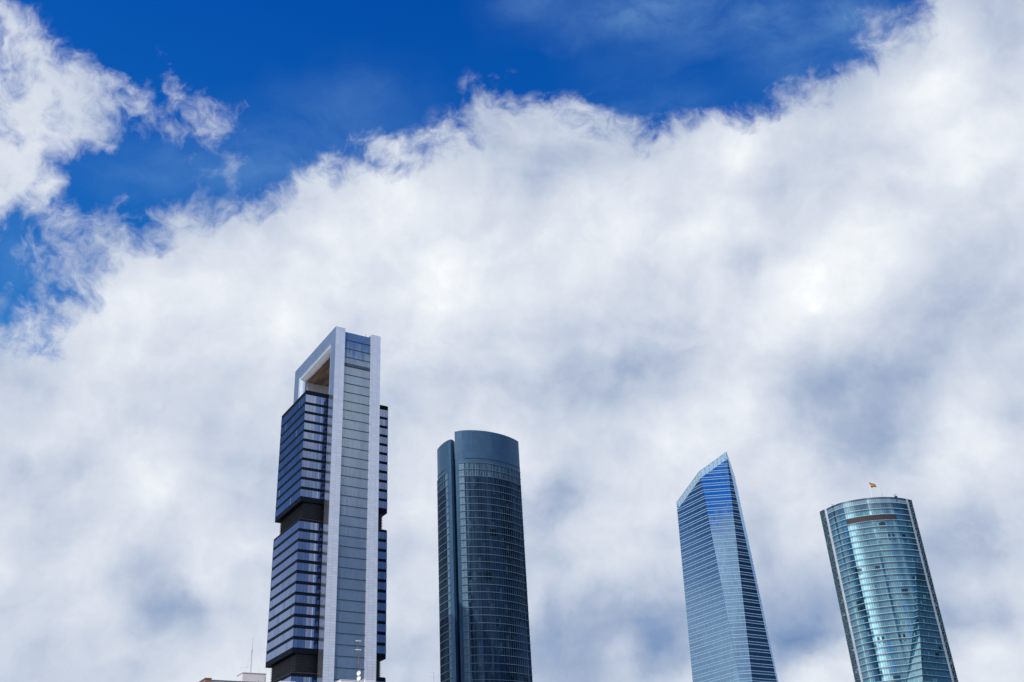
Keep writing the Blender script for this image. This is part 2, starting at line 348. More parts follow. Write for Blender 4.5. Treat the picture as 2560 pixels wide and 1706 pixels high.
def panel_mat(name, colr, metallic=0.0, rough=0.5, pu=0.0, pv=0.0, joint=0.06, depth=0.35, vary=0.08, grime=0.12, spec=0.5):
    """cladding with joints every pu by pv metres (UV in metres), tone per panel and faint streaks"""
    m, nt, out = material(name)
    uv = nt.new('ShaderNodeTexCoord').outputs['UV']
    s = nt.sep(uv)
    c = (*colr, 1)
    g = nt.noise(nt.comb(nt.m('MULTIPLY', s[0], 1.0), nt.m('MULTIPLY', s[1], 0.12)), 0.35, 6, 0.6)
    tone = nt.m('MULTIPLY_ADD', nt.m('SUBTRACT', g, 0.5), grime*2, 1.0)
    if pu and pv:
        cu = nt.m('DIVIDE', s[0], pu)
        cv = nt.m('DIVIDE', s[1], pv)
        wn = nt.new('ShaderNodeTexWhiteNoise', noise_dimensions='3D')
        nt.put(wn.inputs['Vector'], nt.comb(nt.m('FLOOR', cu), nt.m('FLOOR', cv), 1.3))
        tone = nt.m('MULTIPLY', tone, nt.m('MULTIPLY_ADD', nt.sep(wn.outputs['Color'])[0], 2*vary, 1-vary))
        jm = nt.m('MAXIMUM', nt.m('LESS_THAN', nt.m('FRACT', cu), joint/pu), nt.m('LESS_THAN', nt.m('FRACT', cv), joint/pv))
        tone = nt.m('MULTIPLY', tone, nt.m('SUBTRACT', 1.0, nt.m('MULTIPLY', jm, depth)))
    cc = nt.vm('SCALE', c[:3], scale=tone)
    p = nt.new('ShaderNodeBsdfPrincipled')
    nt.put(p.inputs['Base Color'], cc)
    p.inputs['Metallic'].default_value = metallic
    nt.put(p.inputs['Roughness'], nt.m('MULTIPLY_ADD', nt.m('SUBTRACT', g, 0.5), 0.15, rough))
    p.inputs['Specular IOR Level'].default_value = spec
    nt.l.new(p.outputs[0], out.inputs[0])
    return m

def brick_mat(name):
    m, nt, out = material(name)
    uv = nt.new('ShaderNodeTexCoord').outputs['UV']
    b = nt.new('ShaderNodeTexBrick')
    nt.put(b.inputs['Vector'], uv)
    b.inputs['Color1'].default_value = (0.30, 0.10, 0.055, 1)
    b.inputs['Color2'].default_value = (0.22, 0.07, 0.04, 1)
    b.inputs['Mortar'].default_value = (0.33, 0.24, 0.19, 1)
    b.inputs['Scale'].default_value = 1.0
    b.inputs['Brick Width'].default_value = 0.25
    b.inputs['Row Height'].default_value = 0.07
    b.inputs['Mortar Size'].default_value = 0.008
    p = nt.new('ShaderNodeBsdfPrincipled')
    nt.put(p.inputs['Base Color'], nt.vm('SCALE', b.outputs['Color'], scale=nt.m('MULTIPLY_ADD', nt.noise(uv, 1.2, 5, 0.6), 0.5, 0.75)))
    p.inputs['Roughness'].default_value = 0.9
    nt.l.new(p.outputs[0], out.inputs[0])
    return m

def wood_mat(name):
    m, nt, out = material(name)
    uv = nt.new('ShaderNodeTexCoord').outputs['UV']
    s = nt.sep(uv)
    st = nt.noise(nt.comb(nt.m('MULTIPLY', s[0], 1.1), nt.m('MULTIPLY', s[1], 0.06)), 1.0, 4, 0.6)
    p = nt.new('ShaderNodeBsdfPrincipled')
    nt.put(p.inputs['Base Color'], nt.ramp(st, [(0.3, (0.05, 0.035, 0.03)), (0.5, (0.26, 0.15, 0.085)), (0.62, (0.46, 0.27, 0.14)), (0.75, (0.12, 0.07, 0.05))]))
    p.inputs['Roughness'].default_value = 0.5
    nt.l.new(p.outputs[0], out.inputs[0])
    return m

def ground_mat(name):
    m, nt, out = material(name)
    oc = nt.new('ShaderNodeTexCoord').outputs['Object']
    p = nt.new('ShaderNodeBsdfPrincipled')
    nt.put(p.inputs['Base Color'], nt.ramp(nt.noise(oc, 0.03, 8, 0.6), [(0.3, (0.10, 0.11, 0.09)), (0.5, (0.20, 0.20, 0.19)), (0.7, (0.30, 0.29, 0.27))]))
    p.inputs['Roughness'].default_value = 0.9
    nt.l.new(p.outputs[0], out.inputs[0])
    return m

M = {}
M['white_metal'] = panel_mat('white_metal', (0.74, 0.77, 0.84), 0.45, 0.34, 2.5, 1.2, 0.10, 0.28, 0.05, 0.05)
M['frame_side'] = panel_mat('frame_side', (0.84, 0.86, 0.90), 0.95, 0.18, 2.5, 1.2, 0.08, 0.2, 0.05, 0.05)
M['black_panel'] = panel_mat('black_panel', (0.006, 0.009, 0.018), 0.0, 0.6, 1.6, 4.77, 0.05, 0.3, 0.1, 0.1, 0.03)
M['louvre'] = panel_mat('louvre', (0.007, 0.010, 0.016), 0.0, 0.5)
M['roof_dark'] = panel_mat('roof_dark', (0.05, 0.03, 0.045), 0.0, 0.7)
M['timber'] = wood_mat('timber')
M['block_glass'] = glass_mat('block_glass', (0.006, 0.016, 0.05), (0.54, 0.66, 0.96), 0.39, 1.6, 4.77, 0.010, 0.05, (0.05, 0.10, 0.16), 0.06, vary=0.4)
M['shaft_glass'] = glass_mat('shaft_glass', (0.008, 0.035, 0.075), (0.60, 0.72, 0.86), 0.50, 0.93, 4.77, 0.008, 0.0, mull=0.05, vary=0.35)
M['shaft_fin'] = panel_mat('shaft_fin', (0.30, 0.36, 0.44), 0.5, 0.35)
M['steel_dark'] = panel_mat('steel_dark', (0.03, 0.045, 0.065), 0.3, 0.4)
M['teal_metal'] = panel_mat('teal_metal', (0.050, 0.115, 0.20), 0.5, 0.34, 1.5, 4.12, 0.10, 0.4, 0.07, 0.10)
M['slot_dark'] = panel_mat('slot_dark', (0.005, 0.010, 0.018), 0.0, 0.6)
M['petal_glass'] = glass_mat('petal_glass', (0.003, 0.010, 0.026), (0.20, 0.38, 0.62), 0.10, 1.5, 4.12, 0.035, 0.12, (0.025, 0.045, 0.07), 0.07, vary=0.5, streak=0.7, opened=0.03)
M['petal_louvre'] = glass_mat('petal_louvre', (0.08, 0.16, 0.24), (0.5, 0.65, 0.8), 0.10, 0.95, 4.12, 0.01, 0.0, mull=0.35, mull_col=(0.008, 0.015, 0.03), vary=0.3)
M['petal_panel'] = panel_mat('petal_panel', (0.12, 0.21, 0.29), 0.35, 0.42, 1.6, 4.12, 0.12, 0.8, 0.05, 0.05)
M['crystal_glass'] = glass_mat('crystal_glass', (0.006, 0.012, 0.036), (0.42, 0.66, 0.95), 0.50, 1.45, 4.28, 0.006, 0.0, mull=0.05, mull_col=(0.02, 0.035, 0.07), vary=0.3)
M['crystal_spandrel'] = glass_mat('crystal_spandrel', (0.018, 0.050, 0.085), (0.44, 0.72, 1.0), 0.45, 1.45, 4.28, 0.005, 0.0, mull=0.03, mull_col=(0.04, 0.09, 0.12), vary=0.12)
M['crystal_clear'] = glass_mat('crystal_clear', (0.10, 0.25, 0.30), (0.7, 0.88, 0.98), 0.22, 2.9, 4.28, 0.01, 0.0, mull=0.07, mull_col=(0.10, 0.20, 0.24), vary=0.1, clear=0.75)
M['ledge_light'] = panel_mat('ledge_light', (0.36, 0.57, 0.80), 0.2, 0.35)
M['curve_glass'] = glass_mat('curve_glass', (0.004, 0.032, 0.046), (0.48, 0.86, 1.0), 0.48, 1.5, 4.23, 0.026, 0.07, (0.07, 0.18, 0.23), 0.10, (0.02, 0.06, 0.08), 0.45, opened=0.05)
M['curve_spandrel'] = glass_mat('curve_spandrel', (0.008, 0.030, 0.055), (0.55, 0.75, 0.92), 0.22, 1.5, 4.23, 0.010, 0.0, mull=0.04, vary=0.15)
M['curve_crown'] = glass_mat('curve_crown', (0.012, 0.05, 0.08), (0.55, 0.8, 0.95), 0.30, 1.5, 4.23, 0.03, 0.0, mull=0.08, vary=0.4, clear=0.35)
M['ledge_teal'] = panel_mat('ledge_teal', (0.42, 0.60, 0.68), 0.2, 0.4)
M['white_strip'] = panel_mat('white_strip', (0.40, 0.43, 0.50), 0.2, 0.45, 3.0, 4.23, 0.08, 0.25)
M['brown_louvre'] = panel_mat('brown_louvre', (0.036, 0.028, 0.036), 0.1, 0.6, 1.3, 9.0, 0.35, 0.45, 0.15)
M['lattice_panel'] = glass_mat('lattice_panel', (0.012, 0.03, 0.045), (0.45, 0.65, 0.75), 0.14, 1.6, 1.4, 0.03, 0.1, (0.12, 0.2, 0.24), 0.12, vary=0.6)
M['lattice_bar'] = panel_mat('lattice_bar', (0.15, 0.23, 0.28), 0.2, 0.5)
M['brick'] = brick_mat('brick')
M['plaster_white'] = panel_mat('plaster_white', (0.66, 0.66, 0.68), 0.0, 0.85, grime=0.1)
M['plaster_grey'] = panel_mat('plaster_grey', (0.42, 0.41, 0.43), 0.0, 0.85, grime=0.2)
M['coping'] = panel_mat('coping', (0.12, 0.12, 0.15), 0.0, 0.7)
M['galvanised'] = panel_mat('galvanised', (0.42, 0.44, 0.47), 0.7, 0.45)
M['rusty'] = panel_mat('rusty', (0.16, 0.11, 0.09), 0.2, 0.8)
M['dish_white'] = panel_mat('dish_white', (0.80, 0.80, 0.80), 0.0, 0.5)
M['flag_red'] = panel_mat('flag_red', (0.14, 0.010, 0.012), 0.0, 0.8)
M['flag_yellow'] = panel_mat('flag_yellow', (0.52, 0.28, 0.035), 0.0, 0.8)
M['ground'] = ground_mat('ground')
M['asphalt'] = panel_mat('asphalt', (0.05, 0.05, 0.052), 0.0, 0.9)
M['paving'] = panel_mat('paving', (0.32, 0.31, 0.29), 0.0, 0.85, 0.6, 0.6, 0.02, 0.3)
M['paint'] = panel_mat('paint', (0.75, 0.75, 0.73), 0.0, 0.7)
M['window_dark'] = glass_mat('window_dark', (0.02, 0.025, 0.03), (0.8, 0.85, 0.9), 0.1, 1.0, 3.0)

# ------------------------------------------------------------ mesh helpers
class MB:
    def __init__(s):
        s.v, s.f, s.u, s.mi = [], [], [], []
    def poly(s, pts, uvs=None, mi=0):
        if uvs is None:
            a = Vector(pts[1])-Vector(pts[0])
            b = Vector(pts[-1])-Vector(pts[0])
            n = a.cross(b)
            if abs(n.z) > 0.7*n.length:
                uvs = [(p[0], p[1]) for p in pts]
            else:
                h = Vector((-n.y, n.x, 0))
                h = h.normalized() if h.length > 1e-9 else Vector((1, 0, 0))
                uvs = [(p[0]*h.x+p[1]*h.y, p[2]) for p in pts]
        i = len(s.v)
        s.v += [tuple(p) for p in pts]
        s.f.append(tuple(range(i, i+len(pts))))
        s.u += [tuple(q) for q in uvs]
        s.mi.append(mi)
    def box(s, x0, x1, y0, y1, z0, z1, mi=0, skip=''):
        P = lambda x, y, z: (x, y, z)
        if 'f' not in skip: s.poly([P(x0, y0, z0), P(x1, y0, z0), P(x1, y0, z1), P(x0, y0, z1)], mi=mi)
        if 'b' not in skip: s.poly([P(x1, y1, z0), P(x0, y1, z0), P(x0, y1, z1), P(x1, y1, z1)], mi=mi)
        if 'l' not in skip: s.poly([P(x0, y1, z0), P(x0, y0, z0), P(x0, y0, z1), P(x0, y1, z1)], mi=mi)
        if 'r' not in skip: s.poly([P(x1, y0, z0), P(x1, y1, z0), P(x1, y1, z1), P(x1, y0, z1)], mi=mi)
        if 't' not in skip: s.poly([P(x0, y0, z1), P(x1, y0, z1), P(x1, y1, z1), P(x0, y1, z1)], mi=mi)
        if 'd' not in skip: s.poly([P(x0, y1, z0), P(x1, y1, z0), P(x1, y0, z0), P(x0, y0, z0)], mi=mi)
    def wall(s, pts, z0, z1, u0=0.0, mi=0):
        u = u0
        for a, b in zip(pts, pts[1:]):
            L = math.hypot(b[0]-a[0], b[1]-a[1])
            s.poly([(a[0], a[1], z0), (b[0], b[1], z0), (b[0], b[1], z1), (a[0], a[1], z1)],
                   [(u, z0), (u+L, z0), (u+L, z1), (u, z1)], mi)
            u += L
    def prism(s, pts, z0, z1, mi=0, cap=True):
        s.wall(list(pts)+[pts[0]], z0, z1, 0, mi)
        if cap:
            s.poly([(p[0], p[1], z1) for p in pts], mi=mi)
            s.poly([(p[0], p[1], z0) for p in reversed(pts)], mi=mi)
    def ledge(s, pts, z0, z1, out, mi=0):
        """a projecting band along the polyline pts: outer face, top and soffit"""
        q = offset(pts, out)
        s.wall(q, z0, z1, 0, mi)
        for a, b, c, d in zip(pts, pts[1:], q[1:], q):
            s.poly([(a[0], a[1], z1), (d[0], d[1], z1), (c[0], c[1], z1), (b[0], b[1], z1)], mi=mi)
            s.poly([(a[0], a[1], z0), (b[0], b[1], z0), (c[0], c[1], z0), (d[0], d[1], z0)], mi=mi)
        for a, b in ((pts[0], q[0]), (pts[-1], q[-1])):
            s.poly([(a[0], a[1], z0), (b[0], b[1], z0), (b[0], b[1], z1), (a[0], a[1], z1)], mi=mi)
    def tube(s, a, b, r0, r1=None, n=8, mi=0):
        r1 = r0 if r1 is None else r1
        a, b = Vector(a), Vector(b)
        d = (b-a).normalized()
        x = d.orthogonal().normalized()
        y = d.cross(x)
        A = [a+(x*math.cos(t)+y*math.sin(t))*r0 for t in [2*math.pi*i/n for i in range(n)]]
        B = [b+(x*math.cos(t)+y*math.sin(t))*r1 for t in [2*math.pi*i/n for i in range(n)]]
        for i in range(n):
            j = (i+1) % n
            s.poly([A[i], A[j], B[j], B[i]], mi=mi)
        s.poly(list(reversed(A)), mi=mi)
        s.poly(B, mi=mi)
    def build(s, name, mats, parent=None, smooth=False):
        me = bpy.data.meshes.new(name)
        me.from_pydata(s.v, [], s.f)
        ul = me.uv_layers.new(name='UVMap')
        ul.data.foreach_set('uv', [c for q in s.u for c in q])
        for m_ in (mats if isinstance(mats, (list, tuple)) else [mats]):
            me.materials.append(m_)
        me.polygons.foreach_set('material_index', s.mi)
        if smooth:
            import bmesh
            bm = bmesh.new(); bm.from_mesh(me)
            bmesh.ops.remove_doubles(bm, verts=bm.verts, dist=1e-4)
            bm.to_mesh(me); bm.free()
            me.polygons.foreach_set('use_smooth', [True]*len(me.polygons))
        me.update()
        o = bpy.data.objects.new(name, me)
        col.objects.link(o)
        if parent is not None:
            o.parent = parent
        return o

def offset(pts, d):
    """shift a polyline sideways by d, to the right of its direction"""
    out = []
    for i, p in enumerate(pts):
        n = Vector((0, 0))
        if i > 0:
            a = Vector((p[0]-pts[i-1][0], p[1]-pts[i-1][1])).normalized(); n += Vector((a.y, -a.x))
        if i < len(pts)-1:
            a = Vector((pts[i+1][0]-p[0], pts[i+1][1]-p[1])).normalized(); n += Vector((a.y, -a.x))
        n.normalize()
        k = d
        if 0 < i < len(pts)-1:
            a = Vector((p[0]-pts[i-1][0], p[1]-pts[i-1][1])).normalized()
            k = d/max(0.5, n.dot(Vector((a.y, -a.x))))
        out.append((p[0]+n.x*k, p[1]+n.y*k))
    return out

def spline(pts, step):
    """Catmull-Rom through pts, resampled at even arc length"""
    P = [Vector((p[0], p[1])) for p in pts]
    P = [2*P[0]-P[1]] + P + [2*P[-1]-P[-2]]
    fine = []
    for i in range(1, len(P)-2):
        for k in range(24):
            t = k/24
            fine.append(0.5*((2*P[i])+(P[i+1]-P[i-1])*t+(2*P[i-1]-5*P[i]+4*P[i+1]-P[i+2])*t*t+(3*P[i]-P[i-1]-3*P[i+1]+P[i+2])*t**3))
    fine.append(P[-2])
    L = [0]
    for a, b in zip(fine, fine[1:]): L.append(L[-1]+(b-a).length)
    n = max(2, round(L[-1]/step))
    res, j = [], 0
    for i in range(n+1):
        t = L[-1]*i/n
        while j < len(L)-2 and L[j+1] < t: j += 1
        f = (t-L[j])/(L[j+1]-L[j])
        q = fine[j].lerp(fine[j+1], f)
        res.append((q.x, q.y))
    return res

def cut(pts, a, b):
    """the stretch of polyline pts between arc lengths a and b"""
    L = [0]
    for p, q in zip(pts, pts[1:]): L.append(L[-1]+math.hypot(q[0]-p[0], q[1]-p[1]))
    b = min(b, L[-1])
    def at(t):
        for i in range(len(pts)-1):
            if t <= L[i+1]+1e-9:
                f = (t-L[i])/(L[i+1]-L[i])
                return (pts[i][0]+(pts[i+1][0]-pts[i][0])*f, pts[i][1]+(pts[i+1][1]-pts[i][1])*f)
        return pts[-1]
    return [at(a)]+[p for p, l in zip(pts, L) if a+1e-6 < l < b-1e-6]+[at(b)]

def tag(o, label=None, cat=None, group=None, kind=None):
    if label: o['label'] = label
    if cat: o['category'] = cat
    if group: o['group'] = group
    if kind: o['kind'] = kind
    return o

def thing(name, loc, label, cat, rz=0.0, group=None):
    o = bpy.data.objects.new(name, None)
    o.empty_display_size = 2
    o.location = loc
    o.rotation_euler = (0, 0, rz)
    col.objects.link(o)
    return tag(o, label, cat, group)

GRID = R(33.41)          # the whole business district stands on one street grid

# ------------------------------------------------------------ ground, roads
g = MB(); g.poly([(-9000, -9000, 0), (9000, -9000, 0), (9000, 9000, 0), (-9000, 9000, 0)])
tag(g.build('ground', M['ground']), kind='structure')
def on_grid(x, y, z=0.0, ox=-86.5, oy=425.9):
    c, s = math.cos(GRID), math.sin(GRID)
    return (ox+x*c-y*s, oy+x*s+y*c, z)
g = MB(); g.poly([on_grid(-700, -150, 0.004), on_grid(1200, -150, 0.004), on_grid(1200, -90, 0.004), on_grid(-700, -90, 0.004)])
tag(g.build('avenue', M['asphalt']), kind='structure')
g = MB()
for k in range(60):
    x = -300+k*12
    g.poly([on_grid(x, -120.2, 0.008), on_grid(x+5, -120.2, 0.008), on_grid(x+5, -119.9, 0.008), on_grid(x, -119.9, 0.008)])
g.build('lane_marking', M['paint'], bpy.data.objects['avenue'])
g = MB()
for y0, y1 in ((-90, -84), (-156, -150)):
    a = [on_grid(-700, y0), on_grid(1200, y0), on_grid(1200, y1), on_grid(-700, y1)]
    g.prism([(p[0], p[1]) for p in a], 0.0, 0.13)
tag(g.build('pavement', M['paving']), kind='structure')

# ------------------------------------------------------------ tower 1: portal tower
T = thing('skyscraper', (-86.5, 425.9, 0), 'tallest tower, white portal frame with open top holding black banded office blocks', 'skyscraper', GRID)
W, LEN, H = 24.2, 55.0, 250.0
# portal frame: profile in (y, z), swept over x; side faces curve into the opening
def portal(mb):
    rings = []
    nb = 6
    Rr = 3.2
    for i in range(nb+1):
        a = math.pi/2*i/nb
        rings.append((Rr*(1-math.cos(a)), Rr*(1-math.sin(a))))          # (depth x, how far the flat edge is set back)
    # opening rectangle at full depth
    y0, y1, zt = 8.6, 45.6, 240.2
    for sx in (0, 1):
        X = (lambda d: d) if sx == 0 else (lambda d: W-d)
        # flat outer side face as three pieces round the enlarged opening
        e = Rr
        a0, a1, at = y0-e, y1+e, zt+e
        x = X(0)
        mb.poly([(x, 0, 0), (x, a0, 0), (x, a0, at), (x, 0, at)], mi=1)
        mb.poly([(x, a1, 0), (x, LEN, 0), (x, LEN, at), (x, a1, at)], mi=1)
        mb.poly([(x, 0, at), (x, LEN, at), (x, LEN, H), (x, 0, H)], mi=1)
        for (d0, s0), (d1, s1) in zip(rings, rings[1:]):
            xa, xb = X(d0), X(d1)
            mb.poly([(xa, y0-s0, 0), (xb, y0-s1, 0), (xb, y0-s1, zt+s1), (xa, y0-s0, zt+s0)], mi=1)
            mb.poly([(xa, y1+s0, 0), (xb, y1+s1, 0), (xb, y1+s1, zt+s1), (xa, y1+s0, zt+s0)], mi=1)
            mb.poly([(xa, y0-s0, zt+s0), (xb, y0-s1, zt+s1), (xb, y1+s1, zt+s1), (xa, y1+s0, zt+s0)], mi=1)
    xa, xb = Rr, W-Rr
    mb.poly([(xa, y0, 0), (xb, y0, 0), (xb, y0, zt), (xa, y0, zt)])
    mb.poly([(xa, y1, 0), (xb, y1, 0), (xb, y1, zt), (xa, y1, zt)])
    # front and rear piers either side of the lift shafts
    for yy in (0, LEN):
        for p0, p1 in ((0, 5.05), (19.1, W)):
            mb.poly([(p0, yy, 0), (p1, yy, 0), (p1, yy, H), (p0, yy, H)])
        for xx in (5.05, 19.1):
            yi = 1.0 if yy == 0 else LEN-1.0
            mb.poly([(xx, yy, 0), (xx, yi, 0), (xx, yi, H), (xx, yy, H)])
    # top: lower over the shafts
    for p0, p1 in ((0, 5.05), (19.1, W)):
        mb.poly([(p0, 0, H), (p1, 0, H), (p1, LEN, H), (p0, LEN, H)])
    mb.poly([(5.05, 0.9, H-1.5), (19.1, 0.9, H-1.5), (19.1, LEN-0.9, H-1.5), (5.05, LEN-0.9, H-1.5)])
p = MB(); portal(p); p.build('portal_frame', [M['white_metal'], M['frame_side']], T)
p = MB(); p.poly([(3.3, 8.7, 240.1), (3.3, 45.5, 240.1), (20.9, 45.5, 240.1), (20.9, 8.7, 240.1)],
                 [(3.3, 8.7), (3.3, 45.5), (20.9, 45.5), (20.9, 8.7)])
p.build('soffit', M['timber'], T)
FLOOR1 = 4.765
for yy, sgn in ((0.0, 1), (LEN, -1)):
    yg = yy+0.85*sgn
    p = MB()
    p.wall([(5.06, yg), (19.09, yg)], 0, 229.3, 5.06)
    p.wall([(5.06, yg), (19.09, yg)], 231.3, H-1.5, 5.06)
    sh = p.build('lift_shaft', M['shaft_glass'], T)
    p = MB(); p.box(5.06, 19.09, min(yg+sgn*0.8, yg), max(yg+sgn*0.8, yg), 229.25, 231.35); p.build('shaft_opening', M['slot_dark'], sh)
    p = MB()
    for i in range(31):
        x = 5.3+i*(13.55/30)
        p.box(x-0.036, x+0.036, min(yg, yg-sgn*0.14), max(yg, yg-sgn*0.14), 0.5, H-1.6)
    p.build('shaft_fin', M['shaft_fin'], sh)
    p = MB()
    z = 248.4-0.25
    zz = 210.7
    lv = [zz+FLOOR1*k for k in range(-44, 8) if zz+FLOOR1*k > 2 and zz+FLOOR1*k < 247]
    for z in lv:
        p.box(5.06, 19.09, min(yg, yg-sgn*0.22), max(yg, yg-sgn*0.22), z-0.12, z+0.12)
    p.build('floor_rail', M['steel_dark'], sh)
def block(z0, z1, wins, last):
    B = MB(); B.box(-9.6, 33.9, 11.0, 44.0, z0, z1)
    b = B.build('office_block', M['black_panel'], T)
    for (w0, w1) in wins:
        q = MB()
        e = 0.06
        loop = [(-9.6-e, 44+e), (-9.6-e, 11-e), (33.9+e, 11-e), (33.9+e, 44+e), (-9.6-e, 44+e)]
        q.wall(loop, w0, w1)
        q.build('window_band', M['block_glass'], b)
    q = MB(); q.box(-9.3, 33.6, 11.3, 43.7, z1+0.01, z1+0.3); q.build('roof', M['roof_dark'], b)
def recess(z0, z1):
    i = 2.3
    B = MB(); B.box(-9.6+i, 33.9-i, 11+i*0.55, 44-i, z0, z1)
    r = B.build('plant_floor', M['slot_dark'], T)
    q = MB()
    n = int((z1-z0)/0.75)
    for k in range(n):
        z = z0+0.4+k*0.75
        q.box(-9.6+i-0.4, 33.9-i+0.4, 11+i*0.55-0.4, 44-i+0.4, z, z+0.14)
    q.build('louvre', M['louvre'], r)
t0 = 211.35
block(161.4, 217.5, [(t0-FLOOR1*k, t0-FLOOR1*k+(3.9 if k == 0 else 3.35)) for k in range(11)], 0)
block(93.9, 153.0, [(148.55-4.76*k, 148.55-4.76*k+3.3) for k in range(12)], 0)
block(30.0, 85.8, [(81.0-4.76*k, 81.0-4.76*k+3.3) for k in range(11)], 0)
recess(153.0, 161.4); recess(85.8, 93.9); recess(0.0, 30.0)
p = MB(); p.tube((17.4, 3, 248.5), (17.4, 3, 251.2), 0.12); p.tube((17.0, 3, 250.9), (17.8, 3, 250.9), 0.08)
p.build('rooftop_mast', M['galvanised'], T)

# ------------------------------------------------------------ tower 2: petal tower
T = thing('skyscraper', (0, 0, 0), 'dark blue rounded tower of convex petals split by a deep vertical slot', 'skyscraper')
FL2 = 4.12
main_arc = spline([(-36.5, 531.6), (-31.9, 530.4), (-26.6, 530.8), (-20.9, 532.4), (-15.6, 535), (-10, 539.0), (-5.6, 543.3), (-1.7, 548.4), (0.25, 551.8)], 1.5)
left_arc = spline([(-45.0, 577), (-47.9, 570.5), (-49.2, 564), (-49.1, 558), (-48.1, 554.6), (-46.1, 550.4), (-43.4, 545.9), (-41.0, 543.2)], 1.5)
back_arc = spline([(-1.2, 556.0), (-1.8, 566), (-6, 577), (-14, 585), (-26, 589), (-38, 586), (-43, 580)], 1.5)
def petal(arc, tail, nrow, ppanels, at_start):
    P = list(arc)+tail
    B = MB(); B.prism(P, 0, 236)
    b = B.build('petal', M['teal_metal'], T)
    L = sum(math.hypot(q[0]-p_[0], q[1]-p_[1]) for p_, q in zip(arc, arc[1:]))
    a0, a1 = (2.0, L-0.2) if at_start else (0.3, L-1.2)
    # light infill panels beside the margin, then glass
    if at_start:
        pan, gls = (a0, a0+3.3), (a0+3.3, a1)
    else:
        pan, gls = (a1-2.2, a1), (a0, a1-2.2)
    if ppanels:
        q = MB(); q.wall(offset(cut(arc, *pan), 0.05), 2, 215.9, 0); q.build('infill_panel', M['petal_panel'], b)
    led = MB(); fin = MB(); low = MB()
    full = cut(arc, a0, a1)
    gp = cut(arc, *gls)
    for k in range(nrow):
        z1 = 215.93-FL2*k
        z0 = z1-FL2
        if z0 < 1: break
        q = low if (z1 < 85 or not ppanels) else MB()
        q.wall(offset(gp, 0.06), z0+0.15, z1-0.15, 0)
        if q is not low: q.build('window_band', M['petal_louvre'] if k < 2 else M['petal_glass'], b)
        led.ledge(full, z1-0.18, z1+0.17, 0.34)
    led.build('ledge', M['petal_ledge'], b)
    low.build('lower_glazing', M['petal_glass'], b)
    for i in range(1, len(gp)-1):
        a_, b_ = Vector(gp[i-1]), Vector(gp[i+1])
        d = (b_-a_).normalized(); n = Vector((d.y, -d.x)); c = Vector(gp[i])
        q = [c-d*0.05, c+d*0.05, c+d*0.05+n*0.30, c-d*0.05+n*0.30]
        fin.prism([(v.x, v.y) for v in q], 2, 215.7)
    fin.build('mullion', M['petal_fin'], b)
    vent = MB(); vent.wall(offset(cut(arc, gls[0]+0.2, gls[1]-0.6), 0.07), 218.2, 218.8)
    vent.build('vent_row', M['vent_row'], b)
    return b
M['vent_row'] = glass_mat('vent_row', (0.003, 0.005, 0.01), (0.1, 0.1, 0.1), 0.02, 1.05, 50.0, 0.0, 0.0, mull=0.48, mull_col=(0.06, 0.12, 0.18), vary=0.0)
M['petal_ledge'] = panel_mat('petal_ledge', (0.09, 0.16, 0.23), 0.3, 0.45)
M['petal_fin'] = panel_mat('petal_fin', (0.035, 0.065, 0.10), 0.2, 0.45)
petal(main_arc, [(-2, 556), (-18, 566), (-32, 556), (-35.6, 546), (-36.2, 533.5)], 60, True, True)
petal(left_arc, [(-39.7, 542.5), (-38.6, 543.3), (-37.9, 544.7), (-37.6, 546.5), (-37.3, 556), (-36, 566), (-40, 574)], 60, True, False)
petal(back_arc, [(-36, 574), (-16, 568), (-1, 558)], 60, False, True)
p = MB(); p.prism([(-33, 556), (-18, 558), (-3, 557), (-12, 572), (-30, 574)], 0, 233); p.build('core', M['slot_dark'], T)

# ------------------------------------------------------------ tower 3: crystal tower
T3O = Vector((138.1, 620.7))
T3L = Vector((-math.sin(R(32.4)), math.cos(R(32.4))))
T3D = Vector((math.sin(R(55.0)), math.cos(R(55.0))))
T = thing('skyscraper', (0, 0, 0), 'faceted blue glass tower with a slanted pointed glass crown', 'skyscraper')
def st(s, t):
    v = T3O+T3L*s+T3D*t
    return (v.x, v.y)
def plan3(z):
    a0 = 0.0705*(249-z); a1 = 0.0715*(249-z)
    s1 = 11.5-0.0537*(236.7-z); s2 = 38.1+0.068*(223.8-z); b = max(0.0, 0.0705*(226-z)); SB = 52.0
    s1 = max(s1, 0.3)
    return [(0, a1), (0, -a0), (s1, -16.4), (s2, -16.4), (SB, -b), (SB, b), (s2, 16.4), (s1, 16.4)]
def roof3(s, t, drop=0.0): return 249.0-0.485*s-0.41*abs(t)-drop
def clip(poly, keep):
    out = []
    for i, p_ in enumerate(poly):
        q = poly[(i+1) % len(poly)]
        kp, kq = keep(p_), keep(q)
        if kp >= 0: out.append(p_)
        if (kp >= 0) != (kq >= 0):
            f = kp/(kp-kq)
            out.append(tuple(a+(b-a)*f for a, b in zip(p_, q)))
    return out
CH = 5.0
